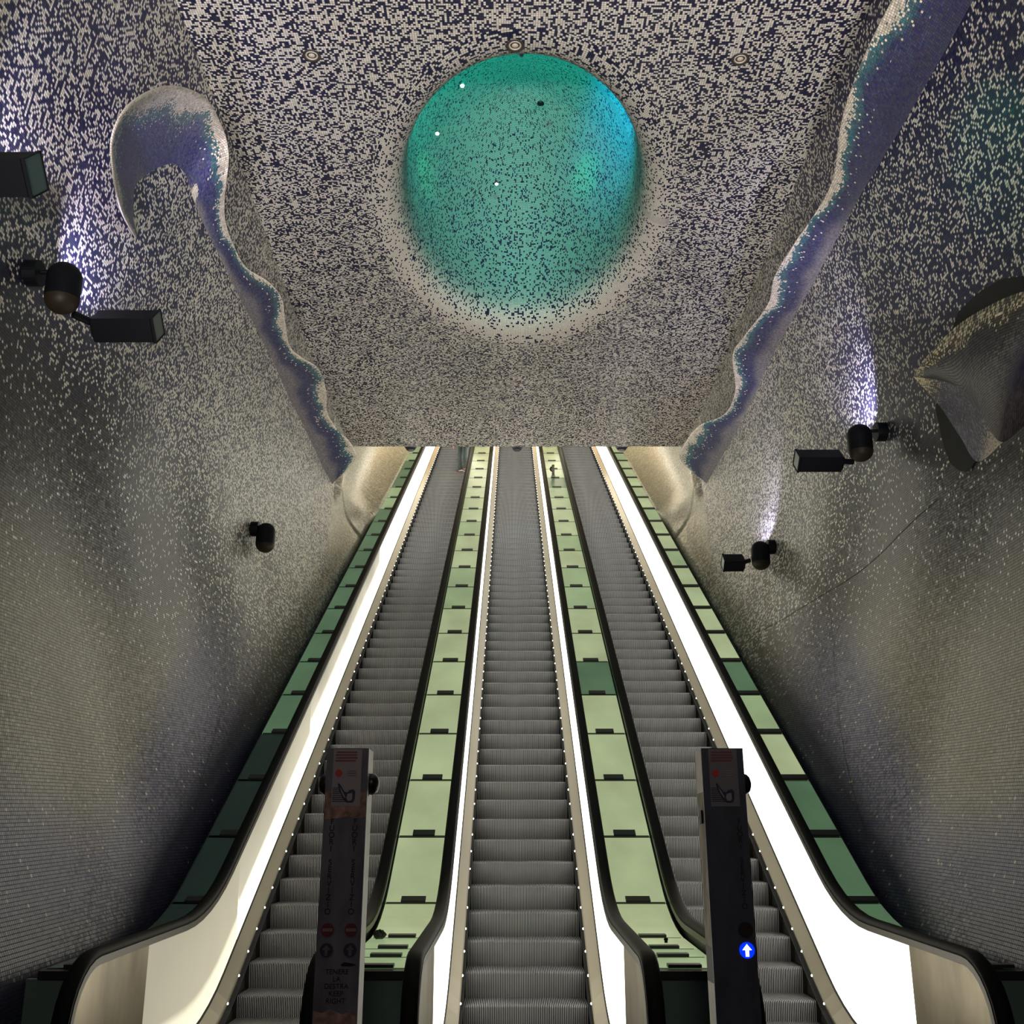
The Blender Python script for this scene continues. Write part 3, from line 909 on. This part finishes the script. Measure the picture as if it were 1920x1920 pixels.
def disc(r, x, z, y, m, parent, name, seg=32, r0=0):
    mb = MB()
    out = [(x+r*math.cos(2*math.pi*i/seg), y, z+r*math.sin(2*math.pi*i/seg)) for i in range(seg)]
    back = [(a, y+.003, b) for a, _, b in out]
    if r0:
        inn = [(x+r0*math.cos(2*math.pi*i/seg), y, z+r0*math.sin(2*math.pi*i/seg)) for i in range(seg)]
        mb.grid([inn, out, back], closed=True)
    else:
        mb.face(out[::-1]); mb.grid([out, back], closed=True)
    return mb.obj(name, m, parent)


def plate(x0, x1, z0, z1, y, m, parent, name, th=.002):
    return MB().box(x0, x1, y, y+th, z0, z1).obj(name, m, parent)


def poly(pts, y, m, parent, name, th=.002):
    mb = MB(); a = [(x, y, z) for x, z in pts]; b = [(x, y+th, z) for x, z in pts]
    mb.face(a); mb.face(b[::-1])
    for i in range(len(pts)):
        k = (i+1) % len(pts); mb.face([a[k], a[i], b[i], b[k]])
    return mb.obj(name, m, parent)


def arrow(x, z, s, y, m, parent):
    return poly([(x-.25*s, z-.85*s), (x+.25*s, z-.85*s), (x+.25*s, z+.05*s), (x+.68*s, z+.05*s), (x, z+.85*s), (x-.68*s, z+.05*s), (x-.25*s, z+.05*s)], y, m, parent, 'arrow')


def pillar(cx, label, left):
    H = 2.06; w = .0985; dp = .165
    t = thing('sign_pillar', label, 'sign pillar', (cx, 4.87, 0), (math.radians(-2.6), 0, 0), group='sign pillars at the foot of the escalators')
    MB().box(-w, w, 0, .012, 0, H).obj('front_panel', M_SIGNR if left else M_SIGN, t)
    MB().box(-w+.004, w-.004, .012, dp, 0, H-.004).obj('core', M_DARK, t)
    a = MB()
    s = 1 if left else -1
    if left:
        MB().box(w-.004, w, .012, dp, 0, H-.002).obj('side_panel', M_SIDE, t)
        MB().box(-w, -w+.004, .012, dp, 0, H-.002).obj('side_panel', M_DARK, t)
        plate(w-.001, w+.002, 1.845, 1.87, .05, M_DARK, t, 'slot', .012)
    else:
        MB().box(-w, -w+.004, .012, dp, 1.86, H-.002).obj('side_panel', M_SIDE, t)
        MB().box(-w, -w+.004, .012, dp, 1.19, 1.86).obj('side_panel', M_SIDEW, t)['label'] = 'stained brown side panel'
        MB().box(-w, -w+.004, .012, dp, 1.04, 1.19).obj('side_panel', M_DARK, t)
        MB().box(-w, -w+.004, .012, dp, 0, 1.04).obj('side_panel', M_SIDE, t)
        MB().box(w-.004, w, .012, dp, 0, H-.002).obj('side_panel', M_DARK, t)
        MB().box(-w-.008, -w, .05, .10, 1.72, 1.78).obj('latch', M_DARK, t)
    # round side knobs
    for sd in ((-1, 1) if left else (1,)):
        M = Matrix.Translation((sd*w, .085, 1.90)) @ Matrix.Rotation(sd*math.pi/2, 4, 'Y')
        MB().lathe([(.048, 0), (.050, .012), (.046, .026), (.034, .038), (.018, .044), (.001, .046)], 24, M).obj('side_knob', mat('knob_maroon', (.012, .006, .006), .35), t, True)
    # instruction sticker
    st = plate(-.066, .068, 1.795, 2.055, -.002, M_STK if left else M_GREYP, t, 'sticker')
    y = -.004
    for k, (a, b) in enumerate(((-.052, .045), (-.056, .045), (-.054, .048), (-.056, .040))):
        plate(a, b, 2.038-k*.013, 2.045-k*.013, y, M_REDT, st, 'red_text_line', .001)
    disc(.0165, -.037, 1.945, y, M_RED, st, 'red_button_symbol')
    for k in range(3): plate(.004, .045, 1.953-k*.010, 1.957-k*.010, y, M_GREYP if left else M_STK, st, 'text_line', .001)
    # drawing of a shoe beside the step edge
    poly([(-.040, 1.897), (-.032, 1.899), (-.006, 1.861), (.008, 1.858), (.016, 1.868), (.034, 1.872), (.044, 1.862), (.043, 1.83), (.036, 1.813), (.006, 1.812), (-.010, 1.826), (-.030, 1.862)], y, M_NAVYP, st, 'shoe_drawing', .001)
    poly([(-.030, 1.885), (-.012, 1.856), (.000, 1.834), (-.006, 1.834), (-.020, 1.856)], y-.001, M_STK, st, 'shoe_highlight', .001)
    poly([(.008, 1.851), (.030, 1.856), (.032, 1.830), (.026, 1.820), (.010, 1.820), (.004, 1.834)], y-.001, M_STK, st, 'shoe_highlight', .001)
    for k in range(8): plate(-.062, -.026+max(0, k-3)*.007, 1.876-k*.0085, 1.879-k*.0085, y, M_NAVYP, st, 'step_line', .001)
    word = 'FUORI\u00a0SERVIZIO'
    if left:
        for x in (-.056, .050):
            text('\n'.join(word), .036, x, 1.745, M_BLK, t, line=.83)
        for x in (-.052, .054):
            disc(.034, x, 1.262, -.002, M_RIM, t, 'disc_rim', r0=.029)
            d = disc(.029, x, 1.262, -.003, M_DISCR, t, 'no_entry_symbol'); plate(x-.023, x+.023, 1.256, 1.269, -.005, M_BAR, d, 'white_bar', .001)
            disc(.034, x, 1.178, -.002, M_RIM, t, 'disc_rim', r0=.029)
            d = disc(.029, x, 1.178, -.003, M_BLUEP, t, 'arrow_symbol'); arrow(x, 1.178, .027, -.005, M_RIM, d)
        text('TENERE\nLA\nDESTRA\nKEEP\nRIGHT', .030, .0, 1.105, M_BLK, t, line=.98)
        poly([(-.095, .0), (.095, .0), (.095, .915), (.07, .932), (.03, .92), (-.02, .94), (-.06, .925), (-.095, .935)], -.0015, M_RUST, t, 'rust_patch', .001)
        poly([(-.095, 1.735), (-.03, 1.742), (.02, 1.752), (.06, 1.738), (.096, 1.75), (.096, 1.86), (-.096, 1.86)], -.001, M_RUST, t, 'rust_patch', .0008)
        poly([(.015, 1.120), (.03, 1.130), (.07, 1.124), (.085, 1.117), (.06, 1.112), (.02, 1.113)], -.002, M_BLK, t, 'scribble', .001)
    else:
        text('\n'.join(word), .034, .058, 1.745, mat('faint_letters', (.010, .009, .012), .5), t, line=.83)
        disc(.034, .055, 1.262, -.002, mat('dim_rim', (.03, .014, .016), .5), t, 'disc_rim', r0=.029)
        d = disc(.029, .055, 1.262, -.003, mat('very_dim_red', (.022, .004, .006), .5), t, 'no_entry_symbol'); plate(.032, .078, 1.256, 1.269, -.005, mat('dim_bar', (.03, .010, .012), .5), d, 'pale_bar', .001)
        d = disc(.034, .055, 1.178, -.003, M_BLIT, t, 'lit_arrow_disc'); arrow(.055, 1.178, .030, -.005, M_WLIT, d)
    return t


pillar(-.885, 'dark worn sign pillar reading FUORI SERVIZIO, in front of the left glass deck', True)
pillar(.882, 'dark sign pillar with a lit blue arrow, in front of the right glass deck', False)

# ------------------------------------------------------------------ person on the left escalator
def skin_mesh(name, verts, edges, radii, m, parent, sub=2, root=0):
    me = bpy.data.meshes.new(name); me.from_pydata(verts, edges, []); ob = bpy.data.objects.new(name, me); COL.objects.link(ob)
    md = ob.modifiers.new('Skin', 'SKIN'); md.use_smooth_shade = True
    for i, r in enumerate(radii):
        d = me.skin_vertices[0].data[i]; d.radius = (r if isinstance(r, tuple) else (r, r)); d.use_root = (i == root)
    s = ob.modifiers.new('Sub', 'SUBSURF'); s.levels = sub; s.render_levels = sub
    dg = bpy.context.evaluated_depsgraph_get(); nm = bpy.data.meshes.new_from_object(ob.evaluated_get(dg))
    bpy.data.objects.remove(ob); bpy.data.meshes.remove(me)
    nm.polygons.foreach_set('use_smooth', [True]*len(nm.polygons))
    return link(name, nm, m, parent)


def person(loc, rot):
    t = thing('person', 'person in dark jeans standing near the top of the left escalator', 'person', loc, (0, 0, rot))
    skin = mat('skin', (.42, .25, .18), .5); jean = mat('dark_jeans', (.030, .045, .045), .7, noise=((9, 9, 4), .5, 1.7))
    coat = mat('dark_jacket', (.03, .03, .035), .6); shoe = mat('maroon_shoe', (.10, .02, .02), .5); sole = mat('pale_sole', (.6, .55, .5), .6); hair = mat('hair', (.02, .015, .01), .6)
    # body, one continuous surface (front is -Y)
    V = [(0, 0, .95), (0, 0, 1.12), (0, -.01, 1.32), (0, 0, 1.46), (0, -.01, 1.54), (0, -.02, 1.64), (0, -.01, 1.74),
         (.17, 0, 1.42), (.24, .02, 1.16), (.24, -.10, .93), (.235, -.13, .85), (-.17, 0, 1.42), (-.24, .02, 1.16), (-.24, -.10, .93), (-.235, -.13, .85),
         (.10, 0, .88), (.105, -.015, .50), (.11, .015, .10), (.11, -.10, .04), (-.10, 0, .88), (-.105, -.02, .50), (-.11, .015, .10), (-.11, -.10, .04)]
    E_ = [(0, 1), (1, 2), (2, 3), (3, 4), (4, 5), (5, 6), (3, 7), (7, 8), (8, 9), (9, 10), (3, 11), (11, 12), (12, 13), (13, 14), (0, 15), (15, 16), (16, 17), (17, 18), (0, 19), (19, 20), (20, 21), (21, 22)]
    Rd = [(.15, .10), (.13, .09), (.15, .10), (.09, .07), .052, (.075, .09), (.06, .07), .055, .045, .035, .032, .055, .045, .035, .032, .082, .058, .042, .035, .082, .058, .042, .035]
    body = skin_mesh('body', V, E_, Rd, skin, t)
    for s in (-1, 1):      # fingers
        for k in range(5):
            x = s*.235 + (k-2)*.016*s; L_ = (.05, .075, .08, .074, .06)[k]
            MB().tube([(x, -.135, .83), (x, -.145, .83-L_*.55), (x*.995, -.135, .83-L_)], [.0085, .008, .006], 8).obj('finger', skin, body, True)
    for s in (-1, 1):
        MB().lathe([(.001, -.012), (.010, -.006), (.012, 0), (.010, .006), (.001, .012)], 10, Matrix.Translation((s*.03, -.105, 1.645))).obj('eye', mat('eye_white', (.7, .7, .7), .3), body, True)
        MB().lathe([(.001, -.03), (.014, -.02), (.018, 0), (.014, .02), (.001, .03)], 10, Matrix.Translation((s*.082, -.01, 1.63)) @ Matrix.Scale(.5, 4, (1, 0, 0))).obj('ear', skin, body, True)
    MB().tube([(0, -.105, 1.65), (0, -.125, 1.62), (0, -.108, 1.605)], [.008, .014, .010], 8).obj('nose', skin, body, True)
    MB().tube([(-.022, -.101, 1.58), (0, -.106, 1.578), (.022, -.101, 1.58)], .005, 6).obj('mouth', mat('lips', (.3, .1, .1), .5), body, True)
    skin_mesh('jeans', [(0, 0, .96), (0, 0, 1.03), (.10, 0, .86), (.105, -.015, .50), (.11, .02, .09), (-.10, 0, .86), (-.105, -.02, .50), (-.11, .02, .09)],
              [(0, 1), (0, 2), (2, 3), (3, 4), (0, 5), (5, 6), (6, 7)], [(.165, .12), (.155, .11), .098, .078, .068, .098, .078, .068], jean, t)
    skin_mesh('jacket', [(0, 0, 1.0), (0, 0, 1.15), (0, -.01, 1.33), (0, 0, 1.47), (.175, 0, 1.42), (.245, .02, 1.16), (.245, -.09, .95), (-.175, 0, 1.42), (-.245, .02, 1.16), (-.245, -.09, .95)],
              [(0, 1), (1, 2), (2, 3), (3, 4), (4, 5), (5, 6), (3, 7), (7, 8), (8, 9)], [(.18, .13), (.16, .115), (.175, .125), (.105, .085), .075, .06, .05, .075, .06, .05], coat, t)
    skin_mesh('hair', [(0, .02, 1.70), (0, .01, 1.755), (0, .05, 1.64)], [(0, 1), (0, 2)], [(.085, .09), (.06, .07), (.07, .05)], hair, t)
    for s in (-1, 1):
        sh = skin_mesh('shoe', [(s*.11, .05, .05), (s*.11, -.03, .05), (s*.115, -.13, .04), (s*.12, -.19, .032)], [(0, 1), (1, 2), (2, 3)], [.045, .05, (.047, .036), (.036, .026)], shoe, t)
        MB().box(s*.115-.045, s*.115+.045, -.215, .095, 0.0, .018).obj('sole', sole, sh)
    return t


_py = 8.96 - .3464*2 + .10
while _py < 27.15: _py += .3464
person((-1.49, _py-.17, (_py-.3464-YB)*T30+.001), math.radians(-42))

# ------------------------------------------------------------------ small things on the decks
t = thing('deck_post', 'small grey post with a dark knob near the top of the right inner glass deck', 'post', (.865, 23.06, zs(23.06)+.88))
MB().lathe([(.05, 0), (.05, .012), (.032, .016), (.032, .22), (.026, .25), (.001, .255)], 16).obj('post_body', mat('grey_post', (.16, .17, .15), .5), t, True)
MB().lathe([(.03, 0), (.036, .012), (.03, .03), (.001, .034)], 14, Matrix.Translation((0, 0, .252))).obj('post_cap', mat('olive_cap', (.05, .05, .02), .5), t, True)
MB().tube([(-.02, -.02, .23), (-.055, -.03, .21), (-.06, -.03, .15), (-.04, -.03, .11)], [.014, .022, .022, .012], 10).obj('side_knob', M_DARK, t, True)

mb = MB(); rnd = random.Random(3)
rows = []
for i in range(7):
    a = math.pi*i/6; r = []
    for j in range(12):
        b = 2*math.pi*j/12; k = .034*(1 + .45*(rnd.random()-.5))
        r.append((k*math.sin(a)*math.cos(b)*1.3, k*math.sin(a)*math.sin(b), .03 + k*.9*math.cos(a)))
    rows.append(r)
o = mb.grid(rows, closed=True).obj('crumpled_scrap', mat('dark_scrap', (.03, .03, .028), .6, noise=((40, 40, 40), .4, 2.2)))
o.location = (-1.055, 7.86, zs(7.86)+.88)
tag(o, 'small dark crumpled scrap lying at the foot of the left inner glass deck', 'litter')
t = thing('deck_stud', 'tiny dark stud on the foot of the right inner glass deck', 'stud', (.96, 7.66, zs(7.66)+.88))
MB().lathe([(.012, 0), (.011, .012), (.016, .02), (.012, .03), (.001, .032)], 12).obj('stud_head', M_DARK, t, True)
